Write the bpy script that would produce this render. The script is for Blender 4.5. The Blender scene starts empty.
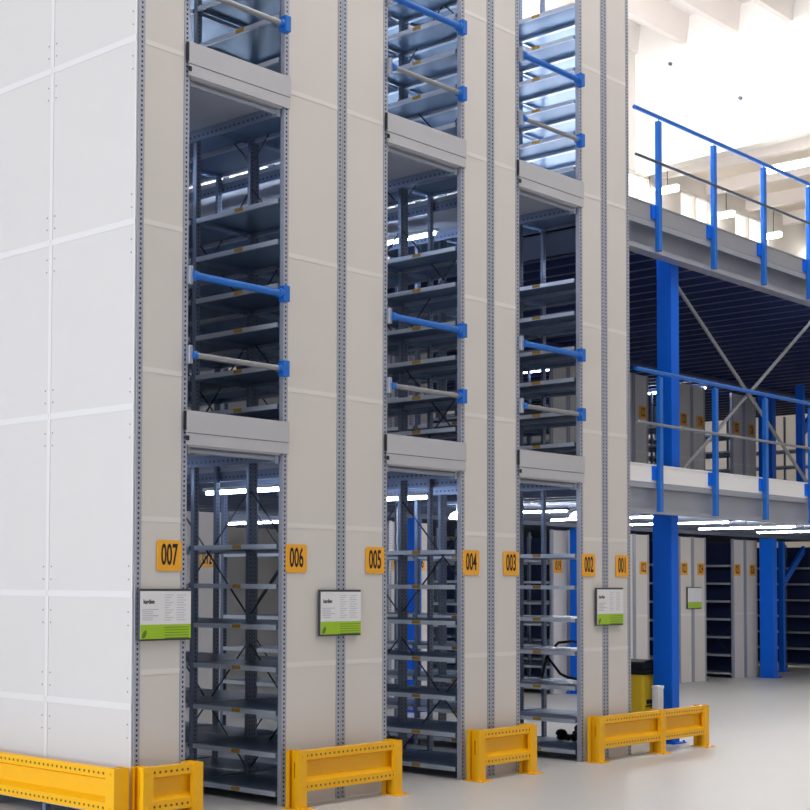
import bpy, math
from mathutils import Matrix, Vector

scene = bpy.context.scene
COL = scene.collection

# ------------------------------------------------------------------ camera
cam_d = bpy.data.cameras.new('camera')
cam = bpy.data.objects.new('camera', cam_d)
COL.objects.link(cam)
F, CX, CY = 1462.051, 232.9, 527.53
RIGHT = Vector((0.7140441, -0.70007593, 0.00589213))
UP = Vector((-0.03055084, -0.02275009, 0.99927428))
FWD = Vector((0.69943382, 0.71370591, 0.03763247))
cam_d.sensor_fit = 'HORIZONTAL'
cam_d.sensor_width = 36.0
cam_d.lens = F / 810.0 * 36.0
cam_d.shift_x = (405.0 - CX) / 810.0
cam_d.shift_y = (CY - 405.0) / 810.0
cam_d.clip_end = 300
m = Matrix((RIGHT, UP, -FWD)).transposed().to_4x4()
m.translation = Vector((-6.42807681, -7.49684118, 1.65))
cam.matrix_world = m
scene.camera = cam

# ------------------------------------------------------------------ view, world, large lights
vs = scene.view_settings
vs.view_transform = 'Standard'
vs.look = 'None'
vs.gamma = 1.0
vs.use_curve_mapping = False
vs.exposure = 0.0

world = bpy.data.worlds.new('hall_daylight')
scene.world = world
world.use_nodes = True
bg = world.node_tree.nodes['Background']
bg.inputs['Color'].default_value = (1.0, 0.965, 0.935, 1)
bg.inputs['Strength'].default_value = 0.38


def area(name, loc, target, sx, sy, power, color):
    d = bpy.data.lights.new(name, 'AREA')
    d.shape = 'RECTANGLE'
    d.size, d.size_y = sx, sy
    d.energy = power
    d.color = color
    o = bpy.data.objects.new(name, d)
    COL.objects.link(o)
    o.location = loc
    o.rotation_euler = (Vector(target) - Vector(loc)).to_track_quat('-Z', 'Y').to_euler()
    return o


area('window_daylight', (-16.0, 0.0, 3.6), (0, 0.5, 2.4), 13, 7, 2050, (0.78, 0.87, 1.0))
area('lintel_wall_fill', (17.5, 7.6, 13.6), (21.5, 8.6, 9.0), 4, 3, 700, (0.92, 0.96, 1.0))  # added fill that brightens the lintel wall, no skylight is built
sw = area('rear_shelf_fill', (9.3, 9.95, 9.4), (7.6, 0.0, 6.2), 14, 2.4, 7400, (0.90, 0.97, 1.0))  # added fill that lights the upper shelves from behind
sw.data.spread = math.radians(95)
area('hall_lamps_light', (4.5, -4.5, 13.5), (4.5, -3.0, 0.0), 13, 5, 780, (1.0, 0.97, 0.93))


# ------------------------------------------------------------------ materials
def lin(c):
    return tuple(((v / 255.0) / 12.92) if v / 255.0 <= 0.04045 else (((v / 255.0) + 0.055) / 1.055) ** 2.4 for v in c)


def mat(name, rgb, rough=0.5, metal=0.0, noise=0.0, nscale=20.0, bump=0.0, holes=None, spec=0.5, hole_rgb=(0.02, 0.022, 0.03)):
    """rgb in sRGB 0-255. holes = (axis period, hole size, across axis, centre list, radius)"""
    mt = bpy.data.materials.new(name)
    mt.use_nodes = True
    nt = mt.node_tree
    b = nt.nodes['Principled BSDF']
    c = lin(rgb)
    b.inputs['Roughness'].default_value = rough
    b.inputs['Metallic'].default_value = metal
    b.inputs['Specular IOR Level'].default_value = spec
    tc = nt.nodes.new('ShaderNodeTexCoord')
    n = nt.nodes.new('ShaderNodeTexNoise')
    n.inputs['Scale'].default_value = nscale
    n.inputs['Detail'].default_value = 4
    nt.links.new(tc.outputs['Object'], n.inputs['Vector'])
    r = nt.nodes.new('ShaderNodeMix')
    r.data_type = 'RGBA'
    r.inputs['A'].default_value = (*[x * (1 - noise) for x in c], 1)
    r.inputs['B'].default_value = (*[min(1, x * (1 + noise)) for x in c], 1)
    nt.links.new(n.outputs['Fac'], r.inputs['Factor'])
    out = r.outputs['Result']
    if holes:
        along, period, size, across, centres, half = holes
        sep = nt.nodes.new('ShaderNodeSeparateXYZ')
        nt.links.new(tc.outputs['Object'], sep.inputs[0])

        def M(op, a, bb=None):
            q = nt.nodes.new('ShaderNodeMath')
            q.operation = op
            for i, v in enumerate((a, bb)):
                if v is None:
                    continue
                if isinstance(v, (int, float)):
                    q.inputs[i].default_value = v
                else:
                    nt.links.new(v, q.inputs[i])
            return q.outputs[0]
        al = M('LESS_THAN', M('FLOORED_MODULO', sep.outputs[along], period), size)
        tot = None
        for cc in centres:
            ac = M('LESS_THAN', M('ABSOLUTE', M('SUBTRACT', sep.outputs[across], cc)), half)
            tot = ac if tot is None else M('MAXIMUM', tot, ac)
        fac = M('MULTIPLY', al, tot)
        mx = nt.nodes.new('ShaderNodeMix')
        mx.data_type = 'RGBA'
        nt.links.new(fac, mx.inputs['Factor'])
        nt.links.new(out, mx.inputs['A'])
        mx.inputs['B'].default_value = (*hole_rgb, 1)
        out = mx.outputs['Result']
    nt.links.new(out, b.inputs['Base Color'])
    if bump:
        bp = nt.nodes.new('ShaderNodeBump')
        bp.inputs['Strength'].default_value = bump
        bp.inputs['Distance'].default_value = 0.01
        nt.links.new(n.outputs['Fac'], bp.inputs['Height'])
        nt.links.new(bp.outputs['Normal'], b.inputs['Normal'])
    return mt


def emis(name, rgb, strength):
    mt = bpy.data.materials.new(name)
    mt.use_nodes = True
    b = mt.node_tree.nodes['Principled BSDF']
    b.inputs['Base Color'].default_value = (0.8, 0.8, 0.8, 1)
    b.inputs['Emission Color'].default_value = (*lin(rgb), 1)
    b.inputs['Emission Strength'].default_value = strength
    return mt


M_ = {}
M_['panel'] = mat('white_enamelled_sheet', (214, 209, 205), 0.5, 0, 0.015, 3)
M_['seam'] = mat('white_cover_strip', (224, 220, 217), 0.45, 0, 0.01, 6)
M_['screw'] = mat('zinc_screw', (140, 140, 145), 0.4, 0.7)
M_['galv'] = mat('galvanised_steel', (164, 170, 184), 0.38, 0.55, 0.10, 9)
M_['shelf'] = mat('galvanised_shelf_steel', (134, 156, 184), 0.40, 0.3, 0.10, 6)
M_['lip'] = mat('highlit_shelf_edge', (206, 214, 228), 0.3, 0.4, 0.06, 9)  # shelf steel lightened, the bright highlight along the lip put into colour
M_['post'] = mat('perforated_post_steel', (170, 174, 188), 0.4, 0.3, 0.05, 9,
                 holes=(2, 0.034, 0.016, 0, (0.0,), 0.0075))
M_['post_shaded'] = mat('shaded_perforated_post_steel', (124, 138, 162), 0.42, 0.3, 0.05, 9,
                 holes=(2, 0.034, 0.014, 0, (0.0,), 0.006), hole_rgb=(0.05, 0.06, 0.08))  # same post steel darkened, shade inside the racks put into colour
M_['edge'] = mat('perforated_edge_beam_steel', (130, 144, 170), 0.38, 0.4, 0.06, 9,
                 holes=(1, 0.05, 0.024, 2, (-0.02,), 0.010), hole_rgb=(0.09, 0.11, 0.15))
M_['brace'] = mat('brace_rod_steel', (96, 104, 118), 0.4, 0.7)
M_['fascia'] = mat('grey_walkway_sheet', (190, 190, 196), 0.45, 0.1, 0.03, 5)
M_['black'] = mat('black_plastic', (22, 24, 30), 0.45)
M_['lid'] = mat('black_lid_plastic', (24, 26, 34), 0.7, spec=0.25)
M_['rubber'] = mat('black_rubber', (14, 14, 17), 0.6)
M_['yellow'] = mat('yellow_paint', (248, 184, 0), 0.38, 0, 0.03, 14)
M_['yellow_rail'] = mat('yellow_perforated_paint', (248, 184, 0), 0.38, 0, 0.03, 14,
                        holes=(0, 0.05, 0.018, 2, (0.385, 0.158), 0.008), hole_rgb=(0.13, 0.07, 0.008))
M_['bin'] = mat('yellow_bin_plastic', (226, 190, 30), 0.4, 0, 0.03, 9)
M_['blue'] = mat('blue_paint', (0, 100, 222), 0.5, 0, 0.04, 4, spec=0.25)
M_['rail_blue'] = mat('light_blue_rail_paint', (20, 106, 200), 0.35, 0, 0.03, 8)
M_['rail_grey'] = mat('grey_rail_tube', (150, 152, 156), 0.35, 0.4)
M_['beam'] = mat('galvanised_floor_beam', (168, 172, 184), 0.42, 0.35, 0.07, 4)
M_['toe_white'] = mat('white_kick_plate', (242, 242, 244), 0.45, 0, 0.02, 4)
M_['toe_grey'] = mat('grey_kick_plate', (160, 162, 170), 0.45, 0.3, 0.04, 4)
M_['decku'] = mat('unlit_corrugated_deck', (58, 70, 118), 0.4, 0.4, 0.05, 3)  # deck steel darkened, the unlit underside put into its colour
M_['deckl'] = mat('pale_corrugated_deck', (98, 106, 126), 0.7, 0.0, 0.05, 3)
M_['orange'] = mat('orange_number_plate', (242, 172, 40), 0.45, 0, 0.02, 9)
M_['ink'] = mat('black_ink', (26, 20, 16), 0.6)
M_['paper'] = mat('white_board_print', (228, 228, 232), 0.4)
M_['green'] = mat('green_board_print', (158, 196, 36), 0.4)
M_['dgreen'] = mat('dark_green_print', (84, 124, 22), 0.5)
M_['grey_ink'] = mat('grey_print', (178, 178, 188), 0.5)
M_['frame'] = mat('dark_board_frame', (58, 58, 64), 0.4)
M_['tape'] = mat('yellow_shelf_tag', (178, 138, 46), 0.5)
M_['floor'] = mat('polished_concrete', (203, 201, 198), 0.38, 0, 0.05, 0.9, 0.0)
M_['wall'] = mat('white_wall_paint', (226, 220, 212), 0.7, 0, 0.02, 1.5)
M_['ceil'] = mat('pale_concrete', (238, 230, 224), 0.75, 0, 0.04, 1.2)
M_['ceil2'] = mat('beige_concrete', (234, 222, 206), 0.75, 0, 0.05, 1.0)
M_['whitebox'] = mat('white_box_plastic', (226, 228, 232), 0.5)
M_['tube'] = emis('lamp_tube_glow', (205, 224, 255), 26.0)
M_['tube_bright'] = emis('bright_lamp_tube_glow', (252, 249, 244), 190.0)
M_['tube_fill'] = emis('added_lamp_tube_glow', (240, 244, 255), 40.0)
M_['tube_far'] = emis('far_lamp_tube_glow', (252, 250, 246), 24.0)
M_['pane'] = emis('daylit_pane', (255, 247, 238), 1.15)
M_['fill_pane'] = emis('added_glow_pane', (236, 244, 255), 1.6)  # glow of the added strip in the back wall
M_['housing'] = mat('white_lamp_housing', (224, 224, 226), 0.5)


# ------------------------------------------------------------------ mesh builder
class MB:
    def __init__(s):
        s.v, s.f, s.mi = [], [], []

    def quad(s, pts, mi=0):
        b = len(s.v)
        s.v += [tuple(p) for p in pts]
        s.f.append(tuple(range(b, b + len(pts))))
        s.mi.append(mi)
        return s

    def box(s, x0, x1, y0, y1, z0, z1, mi=0):
        b = len(s.v)
        s.v += [(x0, y0, z0), (x1, y0, z0), (x1, y1, z0), (x0, y1, z0), (x0, y0, z1), (x1, y0, z1), (x1, y1, z1), (x0, y1, z1)]
        for q in ((0, 3, 2, 1), (4, 5, 6, 7), (0, 1, 5, 4), (1, 2, 6, 5), (2, 3, 7, 6), (3, 0, 4, 7)):
            s.f.append(tuple(b + i for i in q))
            s.mi.append(mi)
        return s

    def cyl(s, a, c, r, n=10, mi=0, r2=None):
        a, c = Vector(a), Vector(c)
        r2 = r if r2 is None else r2
        d = (c - a).normalized()
        h = Vector((0, 0, 1)) if abs(d.z) < 0.9 else Vector((1, 0, 0))
        u = d.cross(h).normalized()
        w = d.cross(u)
        b = len(s.v)
        for p, rr in ((a, r), (c, r2)):
            for i in range(n):
                t = 2 * math.pi * i / n
                s.v.append(tuple(p + rr * (math.cos(t) * u + math.sin(t) * w)))
        for i in range(n):
            j = (i + 1) % n
            s.f.append((b + i, b + j, b + n + j, b + n + i))
            s.mi.append(mi)
        s.f.append(tuple(b + i for i in reversed(range(n))))
        s.mi.append(mi)
        s.f.append(tuple(b + n + i for i in range(n)))
        s.mi.append(mi)
        return s

    def path(s, pts, r, n=8, mi=0):
        for a, c in zip(pts[:-1], pts[1:]):
            s.cyl(a, c, r, n, mi)
        return s

    def prism(s, prof, axis, a0, a1, mi=0):
        """closed profile (list of 2D) extruded along axis (0: prof=(y,z), 1: prof=(x,z), 2: prof=(x,y))"""
        def P(q, a):
            return {0: (a, q[0], q[1]), 1: (q[0], a, q[1]), 2: (q[0], q[1], a)}[axis]
        b = len(s.v)
        n = len(prof)
        s.v += [P(q, a0) for q in prof] + [P(q, a1) for q in prof]
        for i in range(n):
            j = (i + 1) % n
            s.f.append((b + i, b + j, b + n + j, b + n + i))
            s.mi.append(mi)
        s.f.append(tuple(b + i for i in reversed(range(n))))
        s.mi.append(mi)
        s.f.append(tuple(b + n + i for i in range(n)))
        s.mi.append(mi)
        return s

    def mesh(s, name, mats):
        me = bpy.data.meshes.new(name)
        me.from_pydata(s.v, [], s.f)
        for k in (mats if isinstance(mats, (list, tuple)) else [mats]):
            me.materials.append(M_[k])
        for p, i in zip(me.polygons, s.mi):
            p.material_index = i
        me.update()
        import bmesh
        bm = bmesh.new()
        bm.from_mesh(me)
        bmesh.ops.recalc_face_normals(bm, faces=bm.faces)
        bm.to_mesh(me)
        bm.free()
        return me


def obj(name, me, parent=None, loc=(0, 0, 0)):
    o = bpy.data.objects.new(name, me)
    COL.objects.link(o)
    o.location = loc
    if parent is not None:
        o.parent = parent
    return o


def part(name, mb, mats, parent, loc=(0, 0, 0), bevel=0.0, label=None):
    o = obj(name, mb.mesh(name, mats), parent, loc)
    if bevel:
        bv = o.modifiers.new('bevel', 'BEVEL')
        bv.width = bevel
        bv.segments = 2
        bv.limit_method = 'ANGLE'
    if label:
        o['label'] = label
    return o


def tag(o, label, cat, group=None, kind=None):
    o['label'] = label
    o['category'] = cat
    if group:
        o['group'] = group
    if kind:
        o['kind'] = kind
    return o


def thing(name, label, cat, loc=(0, 0, 0), group=None):
    o = bpy.data.objects.new(name, None)
    COL.objects.link(o)
    o.location = loc
    o.empty_display_size = 0.1
    return tag(o, label, cat, group)


def struct(name, mb, mats, label=None):
    o = obj(name, mb.mesh(name, mats))
    o['kind'] = 'structure'
    o['category'] = name.split('_')[0]
    o['label'] = label or name
    return o


def text_mesh(body, size, depth, xs=1.0, bold=0.0):
    cu = bpy.data.curves.new('txt', 'FONT')
    cu.body = body
    cu.size = size
    cu.align_x = 'CENTER'
    cu.align_y = 'CENTER'
    cu.extrude = depth
    cu.offset = bold
    cu.resolution_u = 3
    o = bpy.data.objects.new('txt', cu)
    COL.objects.link(o)
    dg = bpy.context.evaluated_depsgraph_get()
    me = bpy.data.meshes.new_from_object(o.evaluated_get(dg))
    bpy.data.objects.remove(o)
    # stand it up facing -Y
    me.transform(Matrix.Rotation(math.pi / 2, 4, 'X') @ Matrix.Diagonal((xs, 1, 1, 1)))
    return me


# ------------------------------------------------------------------ the setting
YB = 10.15       # back wall
XL = 24.0        # lintel wall
struct('floor', MB().box(-30, 50, -30, YB + 0.2, -0.2, 0.0), 'floor', 'pale grey polished concrete floor')
w = MB()
WIN = [(23.60, 24.70), (26.10, 27.65), (28.9, 30.5)]
ZW0, ZW1 = 6.2, 11.33
SX0, SX1, SZ0, SZ1 = 1.0, 20.0, 8.3, 10.6
w.box(-12, WIN[0][0], YB, YB + 0.25, 0, SZ0)
w.box(-12, WIN[0][0], YB, YB + 0.25, SZ1, 14.7)
w.box(-12, SX0, YB, YB + 0.25, SZ0, SZ1)
w.box(SX1, WIN[0][0], YB, YB + 0.25, SZ0, SZ1)
xs = [WIN[0][0]]
for i, (a, b) in enumerate(WIN):
    nx = WIN[i + 1][0] if i + 1 < len(WIN) else 50
    w.box(a, b, YB, YB + 0.25, 0, ZW0)
    w.box(a, b, YB, YB + 0.25, ZW1, 14.7)
    w.box(b, nx, YB, YB + 0.25, 0, 14.7)
struct('wall_back', w, 'wall', 'white back wall of the hall')
for i, (a, b) in enumerate(WIN):
    g = MB().box(a, b, YB + 0.10, YB + 0.13, ZW0, ZW1)
    o = struct('window_%d' % (i + 1), g, 'pane', 'tall bright window high in the back wall')
    fr = MB()
    for x in (a, (a + b) / 2 - 0.03, b - 0.06):
        fr.box(x, x + 0.06, YB + 0.02, YB + 0.10, ZW0, ZW1)
    fr.box(a, b, YB + 0.02, YB + 0.10, ZW0, ZW0 + 0.06)
    fr.box(a, b, YB + 0.02, YB + 0.10, ZW1 - 0.06, ZW1)
    part('window_frame', fr, 'wall', o)
SL = 0.065      # the roof falls gently towards the open side
def zc(y, z):
    return z + SL * (y - 8.9)
o = struct('window_4', MB().box(SX0, SX1, YB + 0.10, YB + 0.13, SZ0, SZ1), 'fill_pane', 'added glowing strip in the back wall, lighting the tall racks from behind')  # added window, glows to brighten the top tier of shelves
fr = MB()
x = SX0
while x <= SX1:
    fr.box(x - 0.04, x + 0.04, YB + 0.02, YB + 0.10, SZ0, SZ1)
    x += 2.0
part('window_frame', fr, 'wall', o)
struct('wall_lintel', MB().prism([(-12, 11.9), (YB, 11.28), (YB, zc(YB, 14.66)), (-12, zc(-12, 14.66))], 0, XL, XL + 0.4), 'wall', 'bright white lintel wall between the two hall bays')
c = MB().prism([(-12, zc(-12, 14.66)), (YB, zc(YB, 14.66)), (YB, zc(YB, 14.9)), (-12, zc(-12, 14.9))], 0, -12, XL + 0.4)
y = 8.90 - 1.24 * 16
while y < YB:
    c.prism([(y - 0.07, zc(y, 14.03)), (y + 0.07, zc(y, 14.03)), (y + 0.14, zc(y + 0.14, 14.665)), (y - 0.14, zc(y - 0.14, 14.665))], 0, -12, XL)
    y += 1.24
struct('ceiling', c, 'ceil', 'pale concrete ceiling with deep ribs')
c = MB().box(XL + 0.4, 50, -12, YB, 11.75, 11.95)
x = 25.3
while x < 50:
    c.box(x - 0.10, x + 0.10, -12, YB, 11.42, 11.75, 1)
    x += 2.15
struct('ceiling_far', c, ['ceil2', 'ceil'], 'beige beamed ceiling of the far hall bay')
for i, (yy, zz) in enumerate(((9.23, 13.64), (7.54, 12.45))):
    o = obj('anchor_stub', MB().cyl((XL - 0.06, yy, zz), (XL, yy, zz), 0.04, 10).mesh('anchor_stub', 'brace'))
    tag(o, ('small dark anchor stub on the white wall, the left higher one', 'small dark anchor stub on the white wall, the right lower one')[i], 'anchor', 'anchor stubs on the white wall')

# ------------------------------------------------------------------ racks
PW = 0.05        # width of a post face
_cache = {}


def cached(key, fn):
    if key not in _cache:
        _cache[key] = fn()
    return _cache[key]


def post_mesh(h, sgn, mt='post'):
    """omega post: perforated face at y=0, web running back on the aisle side (sgn)"""
    def f():
        b = MB()
        hw = PW / 2
        b.box(-hw, hw, 0, 0.004, 0, h)
        x = sgn * hw
        b.box(min(x, x - sgn * 0.004), max(x, x - sgn * 0.004), 0.004, 0.04, 0, h)
        x2 = -sgn * hw
        b.box(min(x2, x2 + sgn * 0.004), max(x2, x2 + sgn * 0.004), 0.004, 0.03, 0, h)
        b.box(min(x, x - sgn * 0.02), max(x, x - sgn * 0.02), 0.036, 0.04, 0, h)
        b.box(-0.0249, 0.0249, -0.012, 0.055, 0.0, 0.006)
        return b.mesh('upright', mt)
    return cached((mt, round(h, 3), sgn), f)


def shelf_mesh(d, bay):
    def f():
        b = MB()
        a, c = 0.063, bay - 0.003
        b.box(0.006, d - 0.006, a, c, -0.004, 0.0, 0)
        for s0, s1 in ((0.0, 0.006), (d - 0.006, d)):
            b.box(s0, s1, a, c, -0.036, 0.0, 1)
        for s0, s1 in ((0.006, 0.022), (d - 0.022, d - 0.006)):
            b.box(s0, s1, a, c, -0.036, -0.033, 1)
        b.box(0.006, d - 0.006, a, a + 0.004, -0.032, -0.004, 0)
        b.box(0.006, d - 0.006, c - 0.004, c, -0.032, -0.004, 0)
        return b.mesh('shelf', ['shelf', 'lip'])
    return cached(('shelf', round(d, 3), bay), f)


def tag_mesh():
    return cached('tagm', lambda: MB().box(-0.002, 0.0, -0.045, 0.045, -0.030, -0.002).mesh('price_tag', 'tape'))


def brace_mesh(bay, h):
    def f():
        b = MB()
        b.cyl((0, 0.05, 0), (0, bay, h), 0.007, 6)
        b.cyl((0.012, bay, 0), (0.012, 0.05, h), 0.007, 6)
        return b.mesh('cross_brace', 'brace')
    return cached(('brace', bay, h), f)


def rack(label, x0, x1, y0, z0, h, bays, shelf_z, aisle, seams, tags=0, group=None, braces=True, panel_gap=0.0, bay=1.0, frame_brace=False, back=False):
    """one row of shelving bays; aisle = 'L' or 'R' (the side its shelves are loaded from)"""
    t = thing('shelving_rack', label, 'rack', (x0, y0, z0), group)
    d = x1 - x0
    for k in range(bays + 1):
        yy = k * bay
        obj('upright', post_mesh(h, -1, 'post_shaded' if k else 'post'), t, (PW / 2, yy, 0))
        obj('upright', post_mesh(h, 1, 'post_shaded' if k else 'post'), t, (d - PW / 2, yy, 0))
    sm = shelf_mesh(d, bay)
    for k in range(bays):
        for z in shelf_z:
            s = obj('shelf', sm, t, (0, k * bay, z))
            if k < tags:
                obj('price_tag', tag_mesh(), s, ((0.0 if aisle == 'L' else d + 0.002), bay / 2, 0))
    if braces:
        bx = d - 0.02 if aisle == 'L' else 0.008
        zz = 0.15
        n = max(1, int(h / 1.25))
        for k in range(bays):
            for q in range(n):
                obj('cross_brace', brace_mesh(bay, 1.0), t, (bx, k * bay, 0.15 + q * 1.25))
    if frame_brace:
        for k in range(1, bays + 1):
            b = MB()
            q = 0.15
            while q + 0.55 < h:
                b.cyl((0.04, 0.035, q), (d - 0.04, 0.035, q + 0.5), 0.006, 6)
                b.cyl((d - 0.04, 0.045, q + 0.02), (0.04, 0.045, q + 0.52), 0.006, 6)
                q += 0.62
            part('frame_brace', b, 'brace', t, (0, k * bay, 0))
    if back:
        part('shade_sheet', MB().box(0.002, 0.006, 0.06, bays * bay, 0.06, h - 0.05), 'decku', t)  # added dark sheet, stands for the deep shade among the rear racks
    # end panel between the two front posts, with cover strips over its seams
    b = MB()
    b.box(PW + 0.002, d - PW - 0.002, 0.004, 0.014, panel_gap, h - 0.01, 0)
    for s in seams:
        b.box(PW + 0.003, d - PW - 0.003, 0.0015, 0.004, s - 0.018, s + 0.018, 1)
    part('end_panel', b, ['panel', 'seam'], t)
    return t


SH0 = [0.10, 0.385, 0.695, 1.02, 1.333, 1.64, 1.94]
SH1 = [2.72, 2.99, 3.29, 3.605, 3.90, 4.235, 4.545]
SH2 = [5.335, 5.62, 5.95, 6.26, 6.57, 6.88, 7.19]
SH = SH0 + SH1 + SH2
SEAMS = [1.04, 2.08, 3.10, 4.114, 5.357, 6.59]
H1 = 7.9
RX = {'007': (0.0, 0.466, 'R'), '006': (1.434, 2.092, 'L'), '005': (2.096, 2.646, 'R'), '004': (3.628, 4.058, 'L'),
      '003': (4.062, 4.49, 'R'), '002': (5.475, 5.910, 'L'), '001': (5.914, 6.37, 'R')}
RLAB = {
    '007': 'tall rack numbered 007 at the near corner, its left side clad in white panels',
    '006': 'tall grey shelving rack with pale end panel numbered 006, right of the nearest aisle',
    '005': 'tall grey shelving rack with pale end panel numbered 005, back to back with 006',
    '004': 'tall grey shelving rack with pale end panel numbered 004, right of the middle aisle',
    '003': 'tall grey shelving rack with pale end panel numbered 003, back to back with 004',
    '002': 'tall grey shelving rack with pale end panel numbered 002, right of the farthest aisle',
    '001': 'tall grey shelving rack with pale end panel numbered 001, last one beside the mezzanine'}
racks = {}
for n, (x0, x1, a) in RX.items():
    racks[n] = rack(RLAB[n], x0, x1, 0, 0, H1, 3, SH, a, SEAMS, tags=2 if a == 'L' else 1, group='tall racks of the front block',
                    braces=(n in ('007', '006', '004')), bay=0.965)

# cladding on the left side of rack 007
JS = [0.811, 1.567, 2.839, 4.104, 5.369, 6.634]
t = racks['007']
for k, (ya, yb) in enumerate(((0.012, 0.953), (0.957, 1.95), (1.954, 3.05))):
    b = MB()
    b.box(-0.014, -0.003, ya, yb, 0.13, 7.88, 0)
    for z in JS:
        b.box(-0.018, -0.014, ya, yb, z - 0.022, z + 0.022, 1)
    b.box(-0.019, -0.014, yb - 0.022, yb, 0.13, 7.88, 1)
    b.box(-0.016, -0.014, ya, ya + 0.012, 0.13, 7.88, 1)
    for z in JS:
        for dz in (-0.21, -0.12, 0.10, 0.19):
            for yy in (ya + 0.04, yb - 0.045):
                b.cyl((-0.0165, yy, z + dz), (-0.014, yy, z + dz), 0.006, 6, 2)
    part('side_panel', b, ['panel', 'seam', 'screw'], t)


# number plates
def number_plate(num, x, yf, z, label, group, w_=0.23, h_=0.212):
    t = thing('number_plate', label, 'sign', (x, yf, z), group)
    b = MB()
    r = 0.02
    prof = []
    for cx_, cz_, a0 in ((w_ / 2 - r, h_ / 2 - r, 0), (-w_ / 2 + r, h_ / 2 - r, 90), (-w_ / 2 + r, -h_ / 2 + r, 180), (w_ / 2 - r, -h_ / 2 + r, 270)):
        for q in range(4):
            an = math.radians(a0 + q * 30)
            prof.append((cx_ + r * math.cos(an), cz_ + r * math.sin(an)))
    b.prism(prof, 1, -0.004, 0.0)
    part('plate', b, 'orange', t)
    me = text_mesh(num, 0.205, 0.0006, 0.50, 0.0035)
    me.materials.clear()
    me.materials.append(M_['ink'])
    obj('numerals', me, t, (0, -0.005, 0.0))
    return t


PLX = {'007': 0.303, '006': 1.583, '005': 2.495, '004': 3.766, '003': 4.352, '002': 5.612, '001': 6.208}
for n, x in PLX.items():
    number_plate(n, x, -0.0015, 1.833, 'orange number plate reading %s on a tall rack\'s end panel' % n, 'orange number plates on the front block')


# information boards
def info_board(x0, x1, z0, z1, yf, label, group='info boards on the racks', fine=True):
    t = thing('info_board', label, 'board', ((x0 + x1) / 2, yf, z0), group)
    W, H = x1 - x0, z1 - z0
    b = MB().box(-W / 2, W / 2, 0, 0.02, 0, H)
    part('frame', b, 'frame', t, bevel=0.003)
    gz = H * 0.31
    b = MB().box(-W / 2 + 0.008, W / 2 - 0.004, -0.003, 0.0, 0.012, H - 0.016, 0)
    b.box(-W / 2 + 0.008, W / 2 - 0.004, -0.0036, -0.003, 0.012, gz, 1)
    if fine:
        # small print as rows of fine marks, left and right columns
        for k in range(6):
            zz = gz + 0.10 - k * 0.014
            b.box(-W / 2 + 0.025, -W / 2 + (0.12 if k % 3 else 0.17), -0.0034, -0.003, zz, zz + 0.005, 2)
        for k in range(11):
            zz = H - 0.045 - k * 0.017
            b.box(-0.01, 0.07 - 0.02 * (k % 3), -0.0034, -0.003, zz, zz + 0.004, 2)
            b.box(0.10, 0.19 - 0.02 * (k % 2), -0.0034, -0.003, zz, zz + 0.004, 2)
        for k in range(5):
            zz = gz - 0.018 - k * 0.018
            b.box(-0.01, W / 2 - 0.02, -0.0042, -0.0036, zz - (0.008 if k == 4 else 0.004), zz, 3)
        # leaf emblem
        cx_, cz_ = -W / 2 + 0.045, gz * 0.42
        prof = [(cx_ - 0.02, cz_ - 0.03), (cx_ + 0.005, cz_ - 0.022), (cx_ + 0.02, cz_), (cx_ + 0.015, cz_ + 0.03), (cx_ - 0.012, cz_ + 0.012), (cx_ - 0.022, cz_ - 0.01)]
        b.prism(prof, 1, -0.0044, -0.0036, 3)
    part('print', b, ['paper', 'green', 'grey_ink', 'dgreen'], t)
    if fine:
        me = text_mesh('kardien', 0.042, 0.0004, 0.8, 0.0012)
        me.materials.clear()
        me.materials.append(M_['ink'])
        obj('lettering', me, t, (-W / 2 + 0.085, -0.0036, H - 0.088))
    return t


info_board(0.012, 0.486, 1.253, 1.605, -0.030, 'white and green info board below plate 007 at the near corner')
info_board(1.819, 2.295, 1.247, 1.600, -0.030, 'white and green info board over the seam between racks 006 and 005')
info_board(5.708, 6.182, 1.262, 1.622, -0.030, 'white and green info board between plates 002 and 001')

# ------------------------------------------------------------------ aisle walkways, guard bars
AIS = [(0.466, 1.434, 'nearest'), (2.646, 3.628, 'middle'), (4.49, 5.475, 'farthest')]
LEV = [(2.61, 'first'), (5.215, 'second')]


def walkway(x0, x1, z, label):
    t = thing('aisle_walkway', label, 'walkway', (x0, 0, z), 'walkways across the aisles')
    W = x1 - x0
    # kick plate and lower strip across the opening
    b = MB().box(-0.022, W + 0.048, -0.022, -0.008, 0.086, 0.24, 0)
    b.box(-0.018, W + 0.046, -0.018, -0.007, 0.0, 0.082, 0)
    b.box(-0.018, W + 0.046, -0.014, -0.007, 0.082, 0.086, 1)
    part('kick_plate', b, ['fascia', 'black'], t)
    b = MB().box(-0.040, -0.022, -0.018, -0.007, 0.10, 0.235)
    b.box(-0.030, -0.004, -0.028, -0.018, 0.03, 0.062)
    part('bracket', b, 'black', t)
    b = MB().box(0.004, W - 0.004, 0.0, 3.04, 0.030, 0.070, 0)
    b.box(0.01, W - 0.03, -0.004, 0.05, -0.012, 0.030, 0)
    part('deck', b, 'fascia', t)
    for xx in (0.004, W - 0.024):
        part('edge_beam', MB().box(xx, xx + 0.02, 0.03, 3.0, -0.055, 0.0299), 'edge', t)
    b = MB().cyl((0.035, 0.045, -0.034), (W - 0.05, 0.045, -0.034), 0.020, 12)
    b.box(W - 0.06, W - 0.026, 0.02, 0.07, -0.07, -0.013)
    b.box(0.026, 0.045, 0.02, 0.07, -0.06, -0.013)
    part('roller_tube', b, 'galv', t)
    return t


for x0, x1, an in AIS:
    for z, ln in LEV:
        walkway(x0, x1, z, 'grey walkway with smooth kick plate closing the %s aisle opening, %s level up' % (an, ln))


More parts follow.
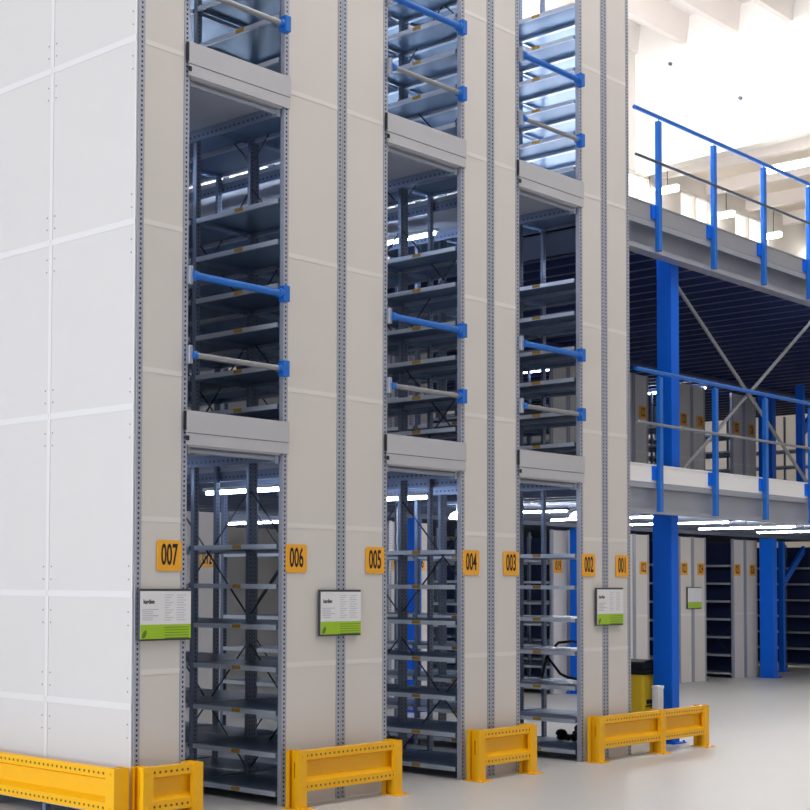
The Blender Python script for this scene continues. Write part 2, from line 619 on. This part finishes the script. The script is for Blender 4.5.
def guard_bar(x0, x1, z, blue, label):
    t = thing('guard_bar', label, 'bar', (x0, -0.03, z), 'guard bars across the aisle openings')
    W = x1 - x0
    r = 0.027 if blue else 0.021
    part('bar', MB().cyl((0.02, 0, 0.0), (W - 0.02, 0, 0.0), r, 14), 'rail_blue' if blue else 'rail_grey', t)
    b = MB().box(W - 0.055, W + 0.004, -0.035, 0.028, -0.06, 0.06)
    b.cyl((W - 0.09, 0, 0), (W - 0.055, 0, 0), r + 0.010, 14)
    part('socket', b, 'rail_blue', t, bevel=0.004, label='blue end socket')
    b = MB().box(-0.022, 0.012, -0.012, 0.029, -0.065, 0.065)
    part('clamp', b, 'galv', t, bevel=0.004)
    b = MB().cyl((0.012, 0, 0), (0.05, 0, 0), r + 0.008, 14)
    part('collar', b, 'rail_blue', t, label='blue collar')
    return t


for x0, x1, an in AIS:
    for z, bl, txt in ((3.24, False, 'thin grey guard bar, lower one above the first walkway of the %s aisle'),
                       (3.80, True, 'thick blue guard bar, upper one above the first walkway of the %s aisle'),
                       (5.835, False, 'thin grey guard bar, lower one above the second walkway of the %s aisle'),
                       (6.41, True, 'thick blue guard bar, upper one above the second walkway of the %s aisle')):
        guard_bar(x0, x1, z, bl, txt % an)


# ------------------------------------------------------------------ yellow impact barriers
def barrier(label, loc, length, posts, rot=0.0):
    t = thing('impact_barrier', label, 'barrier', loc, 'yellow impact barriers on the floor')
    t.rotation_euler = (0, 0, rot)
    HT = 0.42
    # rail: folded channel, front at y=0
    prof = [(0.0, HT), (0.0, 0.355), (0.05, 0.335), (0.05, 0.225), (0.0, 0.195), (0.0, 0.125),
            (0.006, 0.125), (0.006, 0.190), (0.056, 0.219), (0.056, 0.341), (0.006, 0.361), (0.006, HT - 0.006), (0.06, HT - 0.006), (0.06, HT)]
    part('rail', MB().prism(prof, 0, 0.02, length - 0.02), 'yellow_rail', t)
    for i, p in enumerate(posts):
        b = MB()
        w_ = 0.09
        a = p - w_ / 2
        b.box(a, a + w_, -0.012, -0.004, 0.008, HT + 0.004)
        b.box(a + w_ - 0.008, a + w_, -0.004, 0.11, 0.008, HT + 0.004)
        b.box(a, a + 0.007, -0.004, 0.022, 0.008, HT + 0.004)
        b.box(a, a + 0.007, 0.082, 0.11, 0.008, HT + 0.004)
        b.box(a + 0.034, a + 0.040, -0.004, 0.11, 0.008, HT + 0.004)
        b.box(a, a + w_, 0.11, 0.117, 0.008, HT + 0.004)
        for zz in (0.385, 0.158):
            b.cyl((p, -0.017, zz), (p, -0.012, zz), 0.011, 8)
        q = part('post', b, 'yellow', t)
        b = MB().box(p - 0.075, p + 0.075, -0.06, 0.13, 0.0, 0.008)
        for ax, ay in ((-0.05, -0.04), (0.05, -0.04)):
            b.cyl((p + ax, ay, 0.008), (p + ax, ay, 0.016), 0.009, 6)
        part('base_plate', b, 'yellow', q)
    return t


barrier('long yellow barrier rail along the white clad left side', (-0.228, 3.05, 0), 3.14, (0.06, 1.5, 3.09), -math.pi / 2)
barrier('short yellow barrier at the near corner in front of rack 007', (-0.07, -0.17, 0), 0.54, (0.045, 0.495))
barrier('yellow barrier in front of racks 006 and 005', (1.40, -0.19, 0), 1.20, (0.05, 1.15))
barrier('short yellow barrier in front of racks 004 and 003', (3.63, -0.17, 0), 0.86, (0.05, 0.81))
barrier('longest front yellow barrier with a middle post, before racks 002 and 001', (5.52, -0.155, 0), 2.10, (0.05, 1.17, 2.05))

# ------------------------------------------------------------------ the mezzanine
XM0, XM1 = 6.44, 23.6
YF = 0.12


def mezz(z, label, umat, toe):
    t = thing('mezzanine_floor', label, 'mezzanine', (XM0, 0, z))
    b = MB()
    b.box(0.0, XM1 - XM0, 0.50, 10.0, -0.04, 0.0)
    b.box(-7.4, 0.0, 3.12, 10.0, -0.04, 0.0)
    b.box(0.0, XM1 - XM0, 0.50, 10.0, 0.0, 0.004, 1)
    b.box(-7.4, 0.0, 3.12, 10.0, 0.0, 0.004, 1)
    x = -7.3
    while x < XM1 - XM0 - 0.12:
        y0 = 0.52 if x > 0 else 3.14
        b.prism([(x, -0.04), (x + 0.03, -0.11), (x + 0.11, -0.11), (x + 0.14, -0.04)], 1, y0, 9.98)
        x += 0.40
    part('deck_sheet', b, [umat, 'fascia'], t)
    if umat == 'decku':
        b = MB().box(0.0, 0.012, 0.20, 3.1, -0.30, 0.14)
        b.box(0.0, 0.06, 0.20, 3.1, -0.30, -0.288)
        b.box(0.0, 0.06, 0.20, 3.1, -0.012, 0.0)
        part('side_beam', b, 'deckl', t)
    # front C-beam with lips
    L = XM1 - XM0
    yl, yw = 0.05, (0.175 if umat == 'decku' else 0.10)
    prof = [(yl + 0.008, -0.055), (yl + 0.008, -0.008), (yw, -0.008), (yw, -0.30), (yl + 0.008, -0.30), (yl + 0.008, -0.262), (yl, -0.262),
            (yl, -0.31), (yw + 0.01, -0.31), (yw + 0.01, 0.0), (yl, 0.0), (yl, -0.055)]
    part('front_beam', MB().prism(prof, 0, 0.0, L), 'beam', t)
    b = MB()
    for yy in (4.6,):
        b.box(0.02, L - 0.02, yy - 0.04, yy + 0.04, -0.17, -0.112)
    part('joist', b, umat, t)
    b = MB().box(0.0, L, 0.055, 0.068, 0.003, 0.185)
    b.box(0.0, L, 0.048, 0.068, 0.172, 0.186)
    b.box(0.0, L, 0.050, 0.068, 0.003, 0.016)
    part('kick_plate', b, toe, t)
    return t


Z1, Z2 = 2.68, 5.335
mezz(Z1, 'lower mezzanine floor with white kick plate over a grey steel edge beam', 'deckl', 'toe_white')
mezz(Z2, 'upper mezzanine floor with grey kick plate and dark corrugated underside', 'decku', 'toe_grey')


def railing(z, hs, label, toprail, mid):
    t = thing('railing', label, 'railing', (XM0, 0.036, z))
    xs = [6.99 + 1.165 * k - XM0 for k in range(9)]
    top, mh = hs
    for x in xs:
        b = MB().box(x - 0.03, x + 0.03, -0.035, 0.012, -0.29, top - 0.045)
        b.cyl((x, -0.012, top - 0.045), (x, -0.012, top - 0.0), 0.008, 8)
        q = part('post', b, 'rail_blue', t, bevel=0.004)
        b = MB().box(x - 0.11, x - 0.03, 0.0, 0.02, 0.03, 0.17)
        part('bracket', b, 'blue', q)
    part('top_rail', MB().cyl((0.08, -0.012, top), (xs[-1] + 0.3, -0.012, top), 0.022, 12), toprail, t)
    part('mid_rail', MB().cyl((0.05, -0.045, mh), (xs[-1] + 0.3, -0.045, mh), 0.015, 10), mid, t)
    return t


railing(Z1, (1.12, 0.585), 'blue railing with grey middle rail along the lower mezzanine edge', 'rail_blue', 'rail_grey')
railing(Z2, (1.09, 0.60), 'blue railing standing on the upper mezzanine edge', 'rail_blue', 'brace')


def column(label, x, y, z0, z1, wx=0.15, wy=0.22, base=True, group='blue steel columns'):
    t = thing('steel_column', label, 'column', (x, y, z0), group)
    b = MB().box(0, wx, 0, wy, 0.012 if base else 0, z1 - z0)
    part('shaft', b, 'blue', t, bevel=0.006)
    if base:
        b = MB().box(-0.05, wx + 0.05, -0.05, wy + 0.05, 0, 0.012)
        for ax in (-0.03, wx + 0.03):
            for ay in (-0.03, wy + 0.03):
                b.cyl((ax, ay, 0.012), (ax, ay, 0.03), 0.012, 6)
        part('base_plate', b, 'blue', t)
    return t


tc = column('tall blue steel column at the mezzanine edge behind the longest barrier', 7.54, 0.205, 0, 2.55)
part('upper_shaft', MB().box(0.02, 0.185, 0.0, 0.17, 2.55, 5.24), 'blue', tc, bevel=0.006)
column('blue steel column seen through the middle aisle opening', 8.43, 4.32, 0, 2.50)
column('blue steel column seen through the farthest aisle opening', 12.80, 4.55, 0, 2.50, 0.2, 0.25)
column('blue steel column right of plate 026 under the mezzanine', 18.85, 4.45, 0, 2.50, 0.16, 0.26)
sp = column('slim blue post standing in the far right aisle', 20.75, 5.15, 0, 2.50, 0.10, 0.10)
part('knee_brace', MB().prism([(0.10, 1.62), (0.10, 1.78), (1.0, 2.44), (1.0, 2.28)], 1, 0.02, 0.08), 'blue', sp)
column('blue steel column on the lower mezzanine above the one by 026', 18.85, 4.45, Z1, 5.13, 0.16, 0.26)
sp = column('slim blue post on the lower mezzanine at far right', 18.2, 3.6, Z1, 5.13, 0.12, 0.12)

part('knee_brace', MB().prism([(0.12, 1.55), (0.12, 1.75), (1.1, 2.42), (1.1, 2.22)], 1, 0.03, 0.09), 'blue', sp)

# cross brace in the column bay of the lower mezzanine
t = thing('cross_brace', 'large X of grey tie rods behind the lower mezzanine railing', 'brace', (7.74, 0.44, Z1))
part('tie_rod', MB().cyl((0, 0, 2.46), (3.9, 0, 0.05), 0.020, 8), 'rail_grey', t)
part('tie_rod', MB().cyl((0.25, 0.03, 0.05), (3.9, 0.03, 2.36), 0.020, 8), 'rail_grey', t)

# ------------------------------------------------------------------ rear block of racks (under and on the lower mezzanine)
YR = 4.88
SEAMX = [3.15, 5.10, 9.07, 10.98, 12.90, 14.82, 16.74, 18.65]
SB = [0.10, 0.42, 0.74, 1.06, 1.38, 1.70, 2.02]
num = 9
for s in SEAMX:
    if s == 9.07:
        num = 15
    bays = 4 if s > 13 else 2
    for side in (0, 1):
        x0, x1 = (s - 0.465, s - 0.003) if side == 0 else (s + 0.003, s + 0.465)
        n3 = '%03d' % num
        rack('low shelving rack of the rear block under the mezzanine, end panel numbered ' + n3, x0, x1, YR, 0, 2.48, bays, SB,
             'L' if side == 0 else 'R', [1.15], group='rear racks under the mezzanine', braces=(side == 0), frame_brace=(side == 0), back=(s > 13 and side == 1))
        px = (s - 0.30) if side == 0 else (s + 0.18 if s < 9.5 else s + 0.28)
        number_plate(n3, px, YR - 0.0015, 1.93, 'orange number plate reading %s on the rear block under the mezzanine' % n3, 'orange number plates on the rear block')
        up = s > 13
        rack('shelving rack standing on the lower mezzanine, ' + ('plate 1%02d on its grey end panel' % num if up else 'straight above rack ' + n3),
             x0, x1, YR, Z1, 2.42, 2, SB[:6], 'L' if side == 0 else 'R', [1.15], group='rear racks on the lower mezzanine', braces=(side == 0))
        if up:
            number_plate('1%02d' % num, px, YR - 0.0015, Z1 + 1.80, 'orange number plate reading 1%02d on a rack up on the lower mezzanine' % num,
                         'orange number plates up on the mezzanine')
        num += 1
rack('dark open shelving rack at the far right edge beyond the slim blue post', 22.0, 22.5, YR, 0, 2.48, 4, SB, 'L', [1.15], group='rear racks under the mezzanine', braces=False)
part('shade_sheet', MB().box(0.496, 0.5, 0.06, 4.0, 0.06, 2.43), 'decku', bpy.data.objects['shelving_rack.%03d' % (7 + 4 * len(SEAMX))])  # added dark sheet in place of the shade behind this rack
rack('dark open shelving rack on the lower mezzanine at the far right edge', 22.0, 22.5, YR, Z1, 2.42, 4, SB[:6], 'L', [1.15], group='rear racks on the lower mezzanine')
info_board(16.50, 16.98, 1.25, 1.62, YR - 0.03, 'small white and green info board between plates 023 and 024', fine=False)

# ------------------------------------------------------------------ lamps
def strip_lamp(label, x, y0, y1, z, group, r=0.018, w_=0.06, tube='tube', house='housing', hang=0.0):
    t = thing('strip_lamp', label, 'lamp', (x, y0, z), group)
    L = y1 - y0
    part('housing', MB().box(-w_ / 2, w_ / 2, 0, L, r, r + 0.03), house, t)
    if hang:
        part('hanger', MB().cyl((0, L / 2, r + 0.03), (0, L / 2, hang), 0.012, 6), 'brace', t)
    part('tube', MB().cyl((0, 0.03, 0.0), (0, L - 0.03, 0.0), r, 8), tube, t)
    return t


for (x0, x1, an) in AIS:
    xc = (x0 + x1) / 2
    strip_lamp('fluorescent strip lamp under the first walkway in the %s aisle' % an, xc, 1.4, 2.65, 2.50, 'strip lamps in the aisles')
    strip_lamp('fluorescent strip lamp under the second walkway in the %s aisle' % an, xc, 1.3, 2.75, 5.10, 'strip lamps in the aisles')
for k, x in enumerate((7.7, 9.6, 11.5, 13.45, 15.3, 17.3)):
    strip_lamp('long strip lamp under the lower mezzanine, number %s from the tall racks' % ('one', 'two', 'three', 'four', 'five', 'six')[k],
               x, 1.55, 3.05, 2.475, 'strip lamps under the lower mezzanine', 0.010, 0.026, 'tube_bright', 'brace', 0.1)
for k, x in enumerate((6.7, 7.9)):  # added lamps, brighten the back wall and rear under the mezzanine
    strip_lamp(('added fill strip lamp deep under the lower mezzanine beside rack 012', 'added fill strip lamp deep under the lower mezzanine beside rack 015')[k],
               x, 6.2, 8.2, 2.475, 'strip lamps under the lower mezzanine', 0.014, 0.05, 'tube_fill', 'galv', 0.1)
for k, x in enumerate((13.9, 17.7)):
    strip_lamp(('strip lamp lighting the mezzanine aisle before plates 122 and 123', 'strip lamp lighting the mezzanine aisle before plates 124 and 125')[k],
               x, 5.1, 6.6, 5.16, 'strip lamps under the upper mezzanine')
for k, (x, y0, y1, zz) in enumerate(((24.75, 9.45, 10.05, 10.95), (27.7, 9.55, 10.0, 10.90), (30.4, 9.6, 10.05, 10.85), (33.2, 9.0, 9.95, 10.85), (24.62, 5.0, 7.25, 10.88))):
    strip_lamp(('short bright ceiling lamp in the far hall, nearest the tall racks', 'second bright ceiling lamp in the far hall, left of the second railing post',
                'third bright ceiling lamp in the far hall, right of the third railing post', 'bright far hall lamp low at the right edge',
                'longest bright ceiling lamp in the far hall, highest at right')[k], x, y0, y1, zz, 'ceiling lamps in the far hall', 0.07, 0.16, 'tube_far', 'housing', 11.75 - zz)


def dome_lamp(label, x, y, z):
    t = thing('dome_lamp', label, 'lamp', (x, y, z), 'dome lamps under the mezzanine')
    b = MB()
    prev = None
    n = 14
    rings = [(0.10, 0.0), (0.095, 0.03), (0.075, 0.06), (0.04, 0.08)]
    for (r0, z0), (r1, z1) in zip(rings[:-1], rings[1:]):
        b.cyl((0, 0, z0), (0, 0, z1), r0, n, 0, r1)
    part('shade', b, 'tube', t)
    part('stem', MB().cyl((0, 0, 0.08), (0, 0, 0.16), 0.015, 8), 'housing', t)


dome_lamp('glowing dome lamp seen through the top of the middle aisle opening', 7.25, 2.75, 2.40)
dome_lamp('glowing dome lamp seen through the top of the farthest aisle opening', 8.05, 1.65, 2.40)

# ------------------------------------------------------------------ cleaning bin, white box, small items in the far aisle
t = thing('waste_bin', 'yellow bin with domed black lid standing behind the longest barrier', 'bin', (7.63, 0.62, 0))
b = MB()
prof = [(-0.19, -0.15), (0.19, -0.15), (0.21, -0.13), (0.21, 0.17), (-0.21, 0.17), (-0.21, -0.13)]
b.prism(prof, 2, 0.03, 0.71)
part('body', b, 'bin', t, bevel=0.012)
b = MB().box(-0.22, 0.225, -0.165, 0.185, 0.705, 0.76)
b.prism([(-0.215, 0.76), (0.215, 0.76), (0.17, 0.80), (0.05, 0.85), (-0.10, 0.865), (-0.215, 0.84)], 1, -0.155, 0.175)
part('lid', b, 'lid', t, bevel=0.012)
b = MB().box(-0.15, 0.06, -0.156, -0.1505, 0.40, 0.445)
b.box(-0.17, 0.06, -0.156, -0.1505, 0.37, 0.385)
part('lettering_band', b, 'ink', t)
b = MB()
for ax in (-0.15, 0.15):
    b.cyl((ax - 0.02, -0.05, 0.03), (ax + 0.02, -0.05, 0.03), 0.03, 12)
    b.cyl((ax - 0.02, 0.10, 0.03), (ax + 0.02, 0.10, 0.03), 0.03, 12)
part('wheel', b, 'rubber', t)

t = thing('white_box', 'narrow white box on the floor between yellow bin and blue column', 'box', (7.03, 0.075, 0))
part('body', MB().box(0, 0.10, 0, 0.075, 0, 0.60), 'whitebox', t, bevel=0.006)
part('lid', MB().box(-0.004, 0.104, -0.004, 0.079, 0.60, 0.63), 'whitebox', t, bevel=0.004)

# crumpled black cloth on the bottom shelf of rack 002
b = MB()
import random
random.seed(4)
cu = [(6.15, 0.42, 0.16, 0.06), (6.16, 0.50, 0.14, 0.042), (6.17, 0.58, 0.13, 0.035), (6.14, 0.64, 0.17, 0.045), (6.16, 0.65, 0.13, 0.035), (6.13, 0.42, 0.24, 0.045), (6.17, 0.47, 0.18, 0.04)]
bmb = __import__('bmesh')
bm = bmb.new()
for (x, y, z, r) in cu:
    mtx = Matrix.Translation((x, y, max(z, 0.10 + r * 0.9))) @ Matrix.Diagonal((1.0, 1.5, 0.9, 1))
    bmb.ops.create_icosphere(bm, subdivisions=2, radius=r, matrix=mtx)
for v in bm.verts:
    v.co += Vector((random.uniform(-1, 1), random.uniform(-1, 1), random.uniform(-0.3, 1))) * 0.007
    v.co.z = max(v.co.z, 0.1005)
me = bpy.data.meshes.new('crumpled_cloth')
bm.to_mesh(me)
bm.free()
me.materials.append(M_['rubber'])
tag(obj('crumpled_cloth', me), 'crumpled black cloth lying on the bottom shelf seen through the farthest aisle opening', 'cloth')
tag(obj('hose', MB().path([(6.15, 0.72, 1.0345), (6.15, 0.68, 1.07), (6.15, 0.52, 1.09), (6.15, 0.43, 1.07), (6.17, 0.40, 1.0345)], 0.0135).mesh('hose', 'rubber')),
    'short black hose lying on the shelf, upper of the two behind plate 002', 'hose', 'black hoses on the shelves')
tag(obj('hose', MB().path([(6.13, 0.86, 0.7095), (6.15, 0.82, 0.93), (6.15, 0.74, 0.85), (6.15, 0.66, 0.76), (6.15, 0.58, 0.73), (6.15, 0.40, 0.7095)], 0.0135).mesh('hose', 'rubber')),
    'bent black hose on the shelf, lower of the two behind plate 002', 'hose', 'black hoses on the shelves')
